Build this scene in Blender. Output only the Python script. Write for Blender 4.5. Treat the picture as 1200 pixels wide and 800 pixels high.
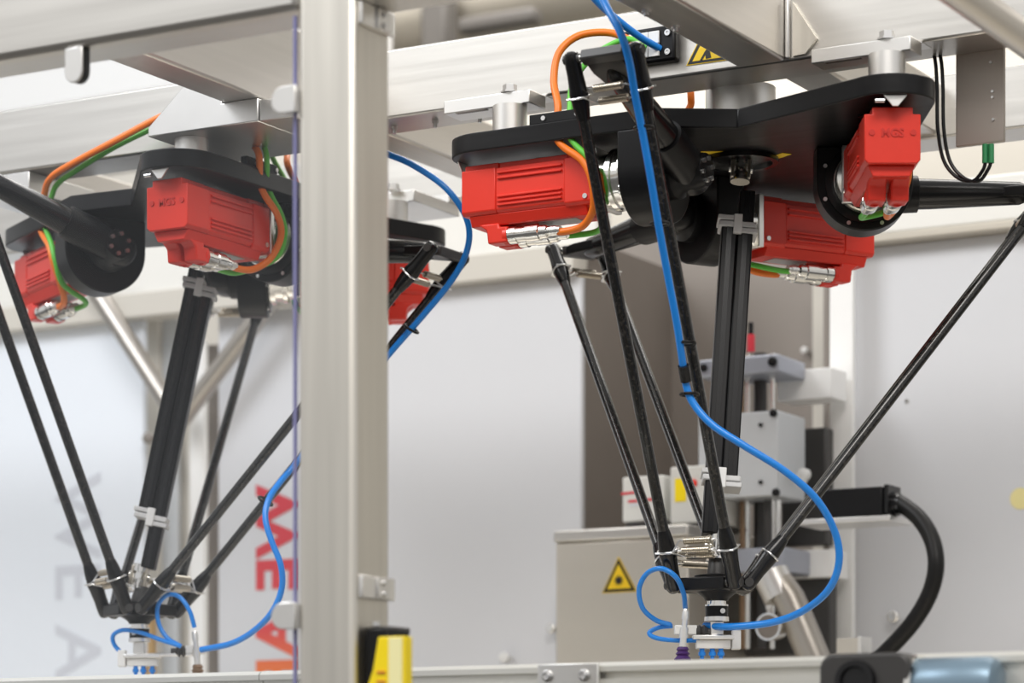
import bpy, math, random
from mathutils import Vector, Matrix
random.seed(4)
V = Vector
scene = bpy.context.scene
for o in list(bpy.data.objects):
    bpy.data.objects.remove(o)
C = scene.collection

# ------------------------------------------------------------------ camera, world, lights, exposure
FPX, YAW, CY = 3224.33, math.radians(29.6505), 929.4        # focal length in px of a 1200x800 frame
FW = V((-math.sin(YAW), math.cos(YAW), 0)); RT = V((math.cos(YAW), math.sin(YAW), 0)); UP = V((0, 0, 1))
cd = bpy.data.cameras.new('camera'); cam = bpy.data.objects.new('camera', cd); C.objects.link(cam)
cam.location = (0, 0, 0); cam.rotation_euler = (math.pi / 2, 0, YAW)
cd.sensor_width = 36; cd.lens = FPX / 1200 * 36
cd.shift_y = (CY - 400) / 1200
cd.clip_start = .05; cd.clip_end = 100
cd.dof.use_dof = True; cd.dof.focus_distance = 3.2; cd.dof.aperture_fstop = 4.8
scene.camera = cam

w = bpy.data.worlds.new('hall_light'); scene.world = w; w.use_nodes = True
bg = w.node_tree.nodes['Background']; bg.inputs[0].default_value = (1.0, .985, .965, 1); bg.inputs[1].default_value = .62

def area(name, loc, target, sx, sy, power, col=(1, .96, .91)):
    l = bpy.data.lights.new(name, 'AREA'); l.shape = 'RECTANGLE'; l.size = sx; l.size_y = sy; l.energy = power; l.color = col
    o = bpy.data.objects.new(name, l); C.objects.link(o); o.location = loc
    o.rotation_euler = (V(target) - V(loc)).to_track_quat('-Z', 'Y').to_euler()
    return o
area('hall_lamp_front', (.2, .3, 3.4), (-1.5, 2.9, .6), 2.4, 1.2, 98)
area('hall_lamp_left', (-3.6, .6, 3.2), (-2.0, 3.0, .6), 1.6, 1.6, 80, (.96, .98, 1))
area('hall_wall_fill', (-3.2, 4.9, 3.4), (-3.4, 6.6, 1.2), 2.5, .8, 75)  # added fill light that brightens the wall behind; no actual lamp hangs there
area('hall_lamp_back', (-1.6, 4.9, 3.6), (-1.8, 4.2, 0), 3.0, 1.0, 50)

vs = scene.view_settings
vs.view_transform = 'Standard'; vs.look = 'None'; vs.exposure = 0.12; vs.gamma = 1; vs.use_curve_mapping = False

def at(px, py, Y):
    """point of the world on the depth plane Y seen at that place of the photograph"""
    d = FW + RT * ((px - 600) / FPX) + UP * ((CY - py) / FPX)
    return d * (Y / d.y)

# ------------------------------------------------------------------ materials
MATS = {}
def mat(name, col, rough=.5, metal=0.0, noise=0.0, scale=(40, 40, 40), bump=0.0, coat=0.0, spec=.5, rvar=0.0):
    m = bpy.data.materials.new(name); m.use_nodes = True
    nt = m.node_tree; b = nt.nodes['Principled BSDF']
    b.inputs['Base Color'].default_value = (*col, 1); b.inputs['Roughness'].default_value = rough
    b.inputs['Metallic'].default_value = metal; b.inputs['Coat Weight'].default_value = coat
    b.inputs['Specular IOR Level'].default_value = spec
    if noise or bump or rvar:
        tc = nt.nodes.new('ShaderNodeTexCoord'); mp = nt.nodes.new('ShaderNodeMapping'); nz = nt.nodes.new('ShaderNodeTexNoise')
        mp.inputs['Scale'].default_value = scale; nz.inputs['Scale'].default_value = 1; nz.inputs['Detail'].default_value = 5
        nt.links.new(tc.outputs['Object'], mp.inputs[0]); nt.links.new(mp.outputs[0], nz.inputs['Vector'])
        if noise:
            mx = nt.nodes.new('ShaderNodeMix'); mx.data_type = 'RGBA'
            mx.inputs[6].default_value = (*[c * (1 - noise) for c in col], 1); mx.inputs[7].default_value = (*[min(1, c * (1 + noise)) for c in col], 1)
            nt.links.new(nz.outputs[0], mx.inputs[0]); nt.links.new(mx.outputs[2], b.inputs['Base Color'])
        if rvar:
            mr = nt.nodes.new('ShaderNodeMapRange'); mr.inputs[3].default_value = rough - rvar; mr.inputs[4].default_value = rough + rvar
            nt.links.new(nz.outputs[0], mr.inputs[0]); nt.links.new(mr.outputs[0], b.inputs['Roughness'])
        if bump:
            bp = nt.nodes.new('ShaderNodeBump'); bp.inputs['Strength'].default_value = bump; bp.inputs['Distance'].default_value = .002
            nt.links.new(nz.outputs[0], bp.inputs['Height']); nt.links.new(bp.outputs[0], b.inputs['Normal'])
    MATS[name] = m
    return m
steel_x = mat('brushed_steel_x', (.66, .64, .605), .38, 1, .10, (3, 90, 90), .05, rvar=.08)
steel_y = mat('brushed_steel_y', (.72, .69, .65), .38, 1, .10, (90, 3, 90), .05, rvar=.08)
steel_z = mat('brushed_steel_z', (.70, .67, .61), .40, 1, .17, (90, 90, 2.5), .05, rvar=.08)
steel_sheet = mat('stainless_sheet', (.70, .66, .59), .42, 1, .06, (2, 2, 18), .02)
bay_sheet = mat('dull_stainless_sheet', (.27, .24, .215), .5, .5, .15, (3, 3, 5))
alu = mat('natural_aluminium', (.80, .79, .77), .36, 1, .05, (30, 30, 30))
alu_bright = mat('bright_milled_aluminium', (.88, .87, .85), .3, 1)
alu_rail = mat('anodised_rail', (.80, .79, .74), .42, .75, .03, (4, 60, 60))
alu_blue = mat('anodised_grey_blue', (.40, .42, .48), .45, .5)
alu_grey = mat('grey_anodised_block', (.62, .64, .66), .5, .4, .03)
chrome = mat('chrome', (.82, .81, .78), .16, 1)
spring_steel = mat('spring_steel', (.55, .50, .42), .28, 1)
zinc = mat('zinc_screw', (.75, .75, .75), .3, 1)
black = mat('black_anodised', (.006, .006, .007), .38, 0, .2, (60, 60, 60), spec=.26)
black_brushed = mat('black_brushed_plate', (.007, .007, .008), .34, 0, .35, (6, 60, 160), .03, rvar=.06, spec=.28)
black_rubber = mat('black_rubber', (.006, .006, .006), .42, spec=.3)
black_gloss = mat('black_gloss_plastic', (.007, .007, .008), .24, spec=.4)
dark_grey = mat('dark_grey_plastic', (.045, .043, .042), .38)
white_plastic = mat('white_plastic', (.78, .78, .77), .4)
clamp_grey = mat('light_grey_plastic', (.62, .62, .62), .45)
red = mat('red_motor_paint', (.78, .036, .018), .36, 0, .05, (30, 30, 30), spec=.45)
red_dark = mat('red_motor_emboss', (.62, .022, .012), .4)
orange = mat('orange_cable', (.90, .20, .012), .42)
orange_heat = mat('orange_cable_pale', (.86, .20, .07), .42)
green = mat('green_cable', (.12, .56, .055), .42)
dark_green = mat('dark_green_plug', (.03, .24, .09), .4)
blue = mat('blue_hose', (.012, .23, .74), .28, spec=.5)
yellow = mat('yellow_print', (.92, .62, .01), .5)
yellow_p = mat('yellow_plastic', (.95, .72, .0), .38)
black_print = mat('black_print', (.012, .012, .01), .5)
purple = mat('purple_silicone', (.06, .018, .13), .45)
panel_grey = mat('light_grey_panel', (.66, .67, .70), .5, 0, .02, (2, 2, 2))
panel_white = mat('white_panel', (.84, .89, .96), .5, 0, .01, (2, 2, 2))
white_tube = mat('white_painted_tube', (.90, .90, .89), .4)
cream = mat('cream_paint', (.62, .59, .53), .6, 0, .06, (3, 3, 3))
cream_light = mat('pale_cream_panel', (.80, .79, .75), .5, 0, .03, (2, 2, 2))
hall = mat('hall_wall_paint', (.60, .575, .52), .8, 0, .12, (.9, .9, 1.6))
pipe_m = mat('beige_duct', (.52, .48, .41), .5, .3, .1, (3, 3, 3))
pipe_d = mat('dark_bracket', (.14, .13, .12), .6)
box_grey = mat('instrument_grey', (.66, .66, .63), .5)
red_print = mat('red_print', (.62, .03, .05), .5)
grey_print = mat('grey_print', (.66, .69, .76), .5)
nylon = mat('frosted_nylon', (.74, .76, .80), .4)
bronze = mat('dull_bronze', (.30, .20, .13), .5, .5)
dull_steel = mat('dull_steel', (.46, .43, .39), .36, .9, .08, (20, 20, 20))
floor_m = mat('grey_floor', (.085, .08, .075), .6, 0, .1, (2, 2, 2))
label_grey = mat('nameplate_silver', (.55, .55, .56), .35, .6)
motor_blue = mat('grey_blue_drum', (.20, .29, .37), .35, .4)
clear_cap = mat('clear_cap', (.72, .74, .74), .2, .4)

def carbon_mat():
    m = mat('carbon_fibre', (.02, .02, .02), .25, coat=.4); nt = m.node_tree; b = nt.nodes['Principled BSDF']
    tc = nt.nodes.new('ShaderNodeTexCoord'); wv = nt.nodes.new('ShaderNodeTexNoise'); wv.inputs['Scale'].default_value = 230; wv.inputs['Detail'].default_value = 2
    cr = nt.nodes.new('ShaderNodeValToRGB'); cr.color_ramp.elements[0].color = (.008, .008, .008, 1); cr.color_ramp.elements[1].color = (.042, .038, .034, 1)
    cr.color_ramp.elements[0].position = .5; cr.color_ramp.elements[1].position = .72
    nt.links.new(tc.outputs['Object'], wv.inputs['Vector']); nt.links.new(wv.outputs[0], cr.inputs[0]); nt.links.new(cr.outputs[0], b.inputs['Base Color'])
    return m
carbon = carbon_mat()

def pane_mat():
    m = bpy.data.materials.new('clear_polycarbonate'); m.use_nodes = True; nt = m.node_tree; nt.nodes.clear()
    out = nt.nodes.new('ShaderNodeOutputMaterial'); tr = nt.nodes.new('ShaderNodeBsdfTransparent'); gl = nt.nodes.new('ShaderNodeBsdfGlossy')
    mx = nt.nodes.new('ShaderNodeMixShader'); mx.inputs[0].default_value = .02
    tr.inputs[0].default_value = (.985, .99, 1, 1); gl.inputs[0].default_value = (.9, .95, 1, 1); gl.inputs['Roughness'].default_value = .08
    nt.links.new(tr.outputs[0], mx.inputs[1]); nt.links.new(gl.outputs[0], mx.inputs[2]); nt.links.new(mx.outputs[0], out.inputs[0])
    return m
pane_m = pane_mat()
pane_edge = mat('polycarbonate_edge', (.22, .22, .42), .2)

def gradient_print():
    m = mat('red_to_orange_print', (.7, .05, .06), .5); nt = m.node_tree; b = nt.nodes['Principled BSDF']
    tc = nt.nodes.new('ShaderNodeTexCoord'); sp = nt.nodes.new('ShaderNodeSeparateXYZ'); cr = nt.nodes.new('ShaderNodeValToRGB')
    mr = nt.nodes.new('ShaderNodeMapRange'); mr.inputs[1].default_value = 0; mr.inputs[2].default_value = .34
    e = cr.color_ramp.elements; e[0].position = .0; e[0].color = (.62, .035, .06, 1); e[1].position = 1; e[1].color = (.85, .22, .03, 1)
    e.new(.72).color = (.68, .05, .06, 1)
    nt.links.new(tc.outputs['Object'], sp.inputs[0]); nt.links.new(sp.outputs['X'], mr.inputs[0]); nt.links.new(mr.outputs[0], cr.inputs[0])
    nt.links.new(cr.outputs[0], b.inputs['Base Color'])
    return m
banner_print = gradient_print()

# ------------------------------------------------------------------ mesh helpers
def basis(d):
    d = V(d).normalized(); a = V((0, 0, 1)) if abs(d.z) < .9 else V((1, 0, 0))
    x = a.cross(d).normalized(); return x, d.cross(x), d

class MB:
    def __init__(s): s.v = []; s.f = []
    def add(s, vs, fs):
        n = len(s.v); s.v += [V(p) for p in vs]; s.f += [tuple(i + n for i in f) for f in fs]; return s
    def box(s, c, size, ax=None):
        c = V(c); X, Y, Z = ax or (V((1, 0, 0)), V((0, 1, 0)), V((0, 0, 1)))
        h = [k / 2 for k in size]
        vs = [c + X * (h[0] * i) + Y * (h[1] * j) + Z * (h[2] * k) for k in (-1, 1) for j in (-1, 1) for i in (-1, 1)]
        return s.add(vs, [(0, 2, 3, 1), (4, 5, 7, 6), (0, 1, 5, 4), (2, 6, 7, 3), (0, 4, 6, 2), (1, 3, 7, 5)])
    def bb(s, a, b): return s.box([(a[i] + b[i]) / 2 for i in range(3)], [abs(b[i] - a[i]) for i in range(3)])
    def lathe(s, p0, d, prof, n=24, cap=True):
        p0 = V(p0); X, Y, Z = basis(d); vs = []; fs = []
        for (h, r) in prof:
            for k in range(n):
                a = 2 * math.pi * k / n; vs.append(p0 + Z * h + (X * math.cos(a) + Y * math.sin(a)) * r)
        for i in range(len(prof) - 1):
            for k in range(n):
                fs.append((i * n + k, i * n + (k + 1) % n, (i + 1) * n + (k + 1) % n, (i + 1) * n + k))
        if cap:
            fs.append(tuple(range(n - 1, -1, -1))); fs.append(tuple((len(prof) - 1) * n + k for k in range(n)))
        return s.add(vs, fs)
    def cyl(s, a, b, r0, r1=None, n=20):
        a = V(a); b = V(b); L = (b - a).length
        return s.lathe(a, b - a, [(0, r0), (L, r0 if r1 is None else r1)], n)
    def ball(s, c, r, n=12):
        return s.lathe(V(c) - V((0, 0, r)), (0, 0, 1), [(r - r * math.cos(math.pi * i / 8), max(1e-5, r * math.sin(math.pi * i / 8))) for i in range(9)], n)
    def prism(s, poly, o, X, Y, Z, z0, z1):
        """2-D polygon (x,y) in the frame o,X,Y pushed along Z"""
        o = V(o); n = len(poly)
        vs = [o + X * p[0] + Y * p[1] + Z * z0 for p in poly] + [o + X * p[0] + Y * p[1] + Z * z1 for p in poly]
        fs = [tuple(range(n - 1, -1, -1)), tuple(range(n, 2 * n))] + [(i, (i + 1) % n, n + (i + 1) % n, n + i) for i in range(n)]
        if X.cross(Y).dot(Z) * (z1 - z0) < 0: fs = [f[::-1] for f in fs]
        return s.add(vs, fs)
    def tube(s, pts, r, n=10):
        pts = [V(p) for p in pts]; vs = []; fs = []; up = None
        for i, p in enumerate(pts):
            t = (pts[min(i + 1, len(pts) - 1)] - pts[max(i - 1, 0)]).normalized()
            if up is None: up = basis(t)[0]
            x = (up - t * up.dot(t)).normalized(); y = t.cross(x); up = x
            for k in range(n):
                a = 2 * math.pi * k / n; vs.append(p + (x * math.cos(a) + y * math.sin(a)) * r)
        for i in range(len(pts) - 1):
            for k in range(n): fs.append((i * n + k, i * n + (k + 1) % n, (i + 1) * n + (k + 1) % n, (i + 1) * n + k))
        fs.append(tuple(range(n - 1, -1, -1))); fs.append(tuple((len(pts) - 1) * n + k for k in range(n)))
        return s.add(vs, fs)
    def build(s, name, m, parent=None, bev=0.0, smooth=True, loc=None):
        org = wloc(parent) if parent else (V(loc) if loc is not None else V((0, 0, 0)))
        if not parent and loc is None:
            xs = [p.x for p in s.v]; ys = [p.y for p in s.v]; zs = [p.z for p in s.v]
            org = V(((min(xs) + max(xs)) / 2, (min(ys) + max(ys)) / 2, min(zs)))
        me = bpy.data.meshes.new(name); me.from_pydata([tuple(p - org) for p in s.v], [], s.f); me.validate(); me.update()
        me.materials.append(m)
        if smooth:
            me.polygons.foreach_set('use_smooth', [True] * len(me.polygons)); me.set_sharp_from_angle(angle=math.radians(35))
        o = bpy.data.objects.new(name, me); C.objects.link(o)
        if parent: o.parent = parent
        else: o.location = org
        if bev:
            b = o.modifiers.new('bevel', 'BEVEL'); b.width = bev; b.segments = 2; b.limit_method = 'ANGLE'; b.angle_limit = math.radians(40)
        return o

def wloc(o):
    p = V(o.location)
    while o.parent: o = o.parent; p = p + V(o.location)
    return p
def tag(o, label, cat, group=None):
    o['label'] = label; o['category'] = cat
    if group: o['group'] = group
    return o
def thing(name, loc, label, cat, group=None):
    o = bpy.data.objects.new(name, None); C.objects.link(o); o.location = loc; o.empty_display_size = .02
    return tag(o, label, cat, group)
def struct(o): o['kind'] = 'structure'; return o

def spline(pts, k=8):
    pts = [V(p) for p in pts]; P = [pts[0] * 2 - pts[1]] + pts + [pts[-1] * 2 - pts[-2]]; out = []
    for i in range(1, len(P) - 2):
        a, b, c, d = P[i - 1:i + 3]
        for j in range(k):
            t = j / k
            out.append(.5 * ((2 * b) + (c - a) * t + (2 * a - 5 * b + 4 * c - d) * t * t + (3 * b - a - 3 * c + d) * t ** 3))
    out.append(pts[-1]); return out

def text_mesh(name, body, size, o, X, Y, m, parent=None, bold=0.0, depth=.0008, align='LEFT', spacing=1.0):
    """flat printed lettering: text runs along X, tops towards Y"""
    cu = bpy.data.curves.new(name, 'FONT'); cu.body = body; cu.size = size; cu.extrude = depth / 2; cu.offset = bold; cu.align_x = align
    cu.space_character = spacing; cu.resolution_u = 3
    t = bpy.data.objects.new(name, cu); C.objects.link(t)
    dg = bpy.context.evaluated_depsgraph_get(); me = bpy.data.meshes.new_from_object(t.evaluated_get(dg))
    bpy.data.objects.remove(t)
    X = V(X).normalized(); Y = V(Y).normalized(); Z = X.cross(Y)
    org = wloc(parent) if parent else V(o)
    R = Matrix((X, Y, Z)).transposed()
    me.transform(R.to_4x4()); me.transform(Matrix.Translation(V(o) - org))
    me.materials.clear(); me.materials.append(m)
    ob = bpy.data.objects.new(name, me); C.objects.link(ob)
    if parent: ob.parent = parent
    else: ob.location = org
    return ob

E3 = (V((1, 0, 0)), V((0, 1, 0)), V((0, 0, 1)))
FLOOR_Z = -1.15

# ------------------------------------------------------------------ the setting
struct(MB().bb((-30, -25, FLOOR_Z - .05), (30, 12, FLOOR_Z)).build('floor', floor_m))
struct(MB().bb((-9, 6.6, FLOOR_Z), (4, 6.7, 4.2)).build('wall_back', hall))

# machine base that carries the enclosure, out of sight below the rail
base = thing('base_cabinet', (-1.9, 3.2, FLOOR_Z), 'steel machine base cabinet under the conveyor rail', 'machine base')
MB().bb((-4.1, 2.52, FLOOR_Z), (-.2, 4.6, .05)).build('body', steel_sheet, base, .004)

# ------------------------------------------------------------------ machine frame
frame = thing('steel_gantry', (-1.5, 2.13, FLOOR_Z), 'welded stainless steel frame with a square front post and overhead beams', 'frame')
PX0, PX1, PY0, PY1 = -1.4235, -1.3612, 2.1015, 2.1635
def tube_box(a, b, m, name='beam', bev=.006, parent=frame, label=None):
    o = MB().bb(a, b).build(name, m, parent, bev)
    if label: o['label'] = label
    return o
tube_box((PX0, PY0, FLOOR_Z), (PX1, PY1, .95), steel_z, 'post', .006, label='square stainless front post')
tube_box((-4.2, PY0, .7215), (PX0 - .0002, PY1, .835), steel_x, 'front_beam', .006, label='stainless front beam left of the post')
tube_box((PX1 + .0002, PY0, .7215), (.2, PY1, .835), steel_x, 'front_beam', .006)
MBY0, MBY1, MBZ0, MBZ1 = 2.862, 2.935, .829, .9135
tube_box((-4.2, MBY0, MBZ0), (.3, MBY1, MBZ1), steel_x, 'main_beam', .003, label='long brushed steel beam carrying both robots')
tube_box((-4.2, 3.335, .84), (.3, 3.405, .920), steel_x, 'rear_beam', .003)
tube_box((-1.331, PY1 + .001, .8285), (-1.272, MBY0 - .001, .93), steel_y, 'cross_beam', .004, label='cross beam above the right robot')
tube_box((-1.936, PY1 + .001, .8285), (-1.883, MBY0 - .001, .93), steel_y, 'cross_beam', .004, label='cross beam above the left robot')
tube_box((-1.331, MBY1, .845), (-1.272, 3.335, .915), steel_y, 'cross_beam', .004)
tube_box((-1.936, MBY1, .845), (-1.883, 3.335, .915), steel_y, 'cross_beam', .004)
tube_box((-2.60, MBY1, .845), (-2.54, 3.335, .915), steel_y, 'cross_beam', .004)
MB().bb((-1.2715, MBY0 - .006, .83), (-1.266, MBY0 - .0005, .93)).build('weld_seam', alu_bright, frame, .002)
BYT = 3.89
for x_, y_ in ((at(462, 152, 2.90).x, 2.90), (at(510, 146, 2.90).x, 2.90), (at(560, 138, 2.90).x, 2.905)):
    MB().lathe((x_, y_, MBZ0 - .0001), (0, 0, -1), [(0, .004), (.004, .004), (.004, .0026), (.009, .0026)], 12).build('stud', zinc, frame)
for y_ in (2.60, 2.67):
    MB().lathe((-1.3165, y_, .8284), (0, 0, -1), [(0, .005), (.003, .005), (.003, .003), (.006, .003)], 12).build('stud', zinc, frame)
# round guard tube at the upper right
pA = at(1168, 22, 2.55); MB().cyl((pA.x, 2.17, pA.z), (pA.x, BYT, pA.z), .0165, n=24).build('guard_tube', steel_y, frame)

# sheet clips on beam and post
def clip_hang(px, Y, z0):
    c = at(px, 60, Y); w_ = .021; h = .034
    poly = [(-w_ / 2, 0), (w_ / 2, 0), (w_ / 2, -h + w_ / 2)] + [(w_ / 2 * math.cos(a), -h + w_ / 2 + w_ / 2 * math.sin(a)) for a in [-math.pi * k / 8 for k in range(1, 8)]] + [(-w_ / 2, -h + w_ / 2)]
    o = V((c.x, Y, z0))
    f = MB().prism(poly, o, E3[0], E3[2], E3[1], -.003, 0).build('sheet_clip', alu, frame, .0008)
    MB().prism(poly, o + V((0, .0, .001)), E3[0], E3[2], E3[1], .001, .010).build('clip_pad', black_rubber, f, .0005)
clip_hang(88, PY0 + .004, .7212)
def clip_side(py, side):
    if side < 0:
        c = at(352, py, PY0); r = .0125; L = .027
        poly = [(-.0003, -r), (-.0003, r), (-L + r, r)] + [(-L + r + r * math.cos(a), r * math.sin(a)) for a in [math.pi / 2 + math.pi * k / 8 for k in range(1, 8)]] + [(-L + r, -r)]
        MB().prism(poly, V((PX0, PY0 - .0035, c.z)), E3[0], E3[2], E3[1], 0, .003).build('sheet_clip', alu, frame, .0008)
        MB().prism([(p[0] * .9 - .001, p[1] * .9) for p in poly], V((PX0, PY0, c.z)), E3[0], E3[2], E3[1], .0, .008).build('clip_pad', clamp_grey, frame)
    else:
        c = at(440, py, PY1 - .02)
        p = MB().bb((PX1 + .0002, PY0 + .006, c.z - .0105), (PX1 + .0045, PY1 + .001, c.z + .0105)).build('hinge_plate', alu_bright, frame, .001)
        MB().bb((PX1 + .0047, PY0 + .03, c.z - .0095), (PX1 + .0065, PY0 + .052, c.z + .0095)).build('hinge_leaf', alu, p, .0006)
        for dz in (-.005, .005): MB().cyl((PX1 + .006, PY0 + .041, c.z + dz), (PX1 + .0085, PY0 + .041, c.z + dz), .0024, n=12).build('screw', zinc, p)
clip_side(115, -1); clip_side(721, -1); clip_side(26, 1); clip_side(690, 1)

# robot carrying brackets under the beams
SP = []      # spacer positions collected for both robots, filled below
def bracket(c, ybeam, front, z0=.8125, z1=.8285, half=.055, name='robot_bracket'):
    x, y = c; d = -1 if front else 1
    y0 = y + d * .006
    o = MB().bb((x - .088, min(y0, ybeam), z0), (x + .030, max(y0, ybeam), z1)).build(name, alu, frame, .0012)
    MB().bb((x - .088, ybeam if front else ybeam - .03, z1 + .0001), (x + .030, ybeam + (.03 if front else 0), MBZ0 + .0 if front else .8395)).build('packing_plate', alu, o)
    MB().bb((x - .072, y + d * .002 - .0035, z0 - .0006), (x - .030, y + d * .002 + .0035, z0 - .0001)).build('slot', bay_sheet, o)
    MB().lathe((x, y, z1), E3[2], [(0, .011), (.002, .011), (.002, .0085), (.009, .0085), (.0095, .007)], 6).build('bolt', zinc, o)
    return o

# ------------------------------------------------------------------ delta robots
RB, L1, SS, RP = .1392, .2257, .0385, .0336
BZ = .7095
def build_robot(B, P, phis, thetas, label, wdir, bside, skip=()):
    B = V(B); P = V(P)
    root = thing('delta_robot', (B.x, B.y, BZ), label, 'robot', 'delta robots under the steel beam')
    fr = []
    for ph in phis:
        a = math.radians(ph); u = V((math.cos(a), math.sin(a), 0)); t = V((math.sin(a), -math.cos(a), 0)); fr.append((u, t))
    Z = E3[2]
    def at_(i, t, u, z): return B + fr[i][1] * t + fr[i][0] * u + Z * z
    SPZ = [.1028 if not (B.x < -2 and k in (0, 2)) else .0908 for k in range(3)]
    # base plate: three tapering lobes
    poly = []
    tip = (.258, .14); r = .049
    for i in range(3):
        L = [(.15, -.017)]
        for k in range(13):
            a = math.radians(-60 + 150 * k / 12); L.append((tip[0] + r * math.cos(a), tip[1] + r * math.sin(a)))
        L += [(.02, .19)]
        for (t, u_) in L:
            p = fr[i][1] * t + fr[i][0] * u_; poly.append((p.x, p.y))
    MB().prism(poly, B, E3[0], E3[1], Z, .0425, .0645).build('base_plate', black_brushed, root, .0015)
    hubp = MB().lathe(B + Z * .0647, Z, [(0, .046), (.004, .046), (.004, .0415), (.060, .0415)], 40).build('centre_housing', alu, root)
    MB().lathe(B + Z * .0425, -Z, [(0, .045), (.006, .045), (.006, .038), (.002, .036)], 32).build('centre_ring', black_gloss, root)
    for i in range(3):
        u, t = fr[i]; th = thetas[i]
        piv = at_(i, 0, RB, 0); piv.z = BZ
        o_ = piv
        def L(tt, uu, zz): return piv + t * tt + u * uu + Z * zz
        # spacer on the plate
        sp = MB().cyl(at_(i, .235, .14, .0647 + 0), at_(i, .235, .14, SPZ[i]), .0205, n=28).build('spacer', alu, root)
        # small bracket tab under the lobe
        MB().prism([(-.013, 0), (.013, 0), (.003, -.012), (-.003, -.012)], at_(i, .30, .14, .0423), u, Z, t, -.002, 0).build('sensor_tab', alu, root, .0005)
        MB().cyl(at_(i, .30, .118, .036), at_(i, .30, .128, .036), .0022, n=10).build('screw', zinc, root)
        MB().cyl(at_(i, .21, .115, .0424), at_(i, .21, .115, .0405), .004, n=12).build('screw', black_gloss, root)
        # drive housing (U shaped, hangs under the plate)
        rr = .056
        U = [(-rr, .0424)] + [(rr * math.cos(a), rr * math.sin(a)) for a in [math.pi + math.pi * k / 24 for k in range(25)]] + [(rr, .0424)]
        h = MB().prism(U, piv, u, Z, t, .0245, .064).build('drive_housing', black, root, .002)
        MB().lathe(L(.0642, 0, 0), t, [(0, .047), (.003, .047), (.003, .040), (.0005, .040)], 36).build('housing_ring', black_gloss, h)
        for k in range(8):
            a = 2 * math.pi * (k + .5) / 8
            if math.sin(a) > .72: continue
            q = L(.0642, .0505 * math.cos(a), .0505 * math.sin(a))
            MB().cyl(q, q + t * .0016, .0024, n=10).build('screw', zinc, h)
        # yellow sticker under the plate
        q = at_(i, .012, .043, .0422); sx_ = u * .5 + t * .866
        MB().box(q, (.036, .013, .0004), (sx_, Z.cross(sx_), Z)).build('sticker', yellow, root)
        # gearbox
        g = MB().lathe(L(.0645, 0, 0), t, [(0, .038), (.010, .038), (.010, .033), (.020, .033), (.021, .036), (.027, .036), (.028, .031), (.038, .031)], 36).build('gearbox', chrome, root)
        MB().box(L(.1065, 0, 0), (.008, .065, .066), (t, u, Z)).build('gearbox_flange', alu_bright, g, .001)
        # motor
        prof = lambda w_, top, bot: [(-w_ / 2, bot + .004), (-w_ / 2 + .004, bot), (w_ / 2 - .004, bot), (w_ / 2, bot + .004), (w_ / 2, top - .0), (w_ * .36, top), (w_ * .36, top + .0075), (-w_ * .36, top + .0075), (-w_ * .36, top), (-w_ / 2, top)]
        m_ = MB().prism(prof(.061, .0255, -.028), piv, u, Z, t, .238, .2840).build('motor', red, root, .0012)
        m_['label'] = 'red servo motor'
        MB().prism(prof(.059, .025, -.028), piv, u, Z, t, .146, .2378).build('motor_body', red, m_, .001)
        MB().prism(prof(.062, .026, -.030), piv, u, Z, t, .1108, .1458).build('motor_flange', red, m_, .0012)
        MB().prism([(-.026, 0), (.026, 0), (.020, -.012), (-.020, -.012)], L(0, 0, -.0282), u, Z, t, .120, .276).build('motor_keel', red, m_, .001)
        MB().box(L(.165, 0, -.0406), (.050, .026, .0008), (t, u, Z)).build('nameplate', label_grey, m_)
        for s_ in (-1, 1):
            for k, zz in enumerate((.019, .0125, -.009, -.014, -.019)):
                MB().box(L(.192, s_ * .0308, zz), (.086, .003, .0026), (t, u, Z)).build('cooling_fin', red, m_, .0006)
            MB().cyl(L(.2838, s_ * .0225, .0055), L(.2852, s_ * .0225, .0055), .0033, n=14).build('screw', red_dark, m_)
            MB().cyl(L(.118, s_ * .0305, -.021), L(.118, s_ * .0325, -.021), .003, n=12).build('screw', zinc, m_)
        text_mesh('lettering', 'MGS', .0125, L(.2844, 0, .0012), -u if False else (t.cross(Z) * -1), Z, red_dark, m_, .0004, .001, 'CENTER')
        for s_ in (1, -1):
            cb = MB().prism([(.238, -.038), (.266, -.038), (.255, -.046), (.253, -.062), (.227, -.062), (.227, -.043), (.238, -.043)], L(0, s_ * .0125, 0), t, Z, u, -.0098, .0098).build('connector_elbow', red, m_, .002)
            MB().cyl(L(.2275, s_ * .0125, -.0525), L(.233, s_ * .0125, -.0525), .0112, n=20).build('elbow_collar', red, m_)
        for s_, cm in ((1, 'o'), (-1, 'g')):
            MB().lathe(L(.2272, s_ * .0125, -.0525), -t, [(0, .0105), (.010, .0105), (.010, .0092), (.022, .0092), (.023, .0102), (.040, .0102), (.041, .0085), (.050, .0080), (.052, .006), (.057, .006)], 20).build('connector', chrome, m_)
        # upper arm
        a_ = u * math.cos(th) + Z * math.sin(th); n_ = t.cross(a_)
        arm = MB().lathe(piv + a_ * .030, a_, [(0, .0185), (.055, .0178), (.120, .0150), (L1 - .030 - .034, .0134), (L1 - .030 - .020, .0075), (L1 - .030 - .012, .003)], 28).build('upper_arm', black_gloss, root)
        cl = MB().lathe(piv - a_ * .030, a_, [(0, .008), (.004, .015), (.010, .0195), (.020, .0215), (.075, .0225), (.100, .0215), (.1005, .0190)], 32).build('arm_collar', black, arm)
        for k in range(6):
            an = 2 * math.pi * k / 6 + .3
            q = piv - t * .0225 + (a_ * math.cos(an) + n_ * math.sin(an)) * .013
            MB().cyl(q, q - t * .003, .0028, n=12).build('screw', zinc, arm)
        MB().lathe(piv + t * .0245, -t, [(0, .030), (.012, .030), (.018, .024), (.047, .0185), (.0472, .001)], 32).build('arm_hub', black, arm)
        w0 = L1 - .062
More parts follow.
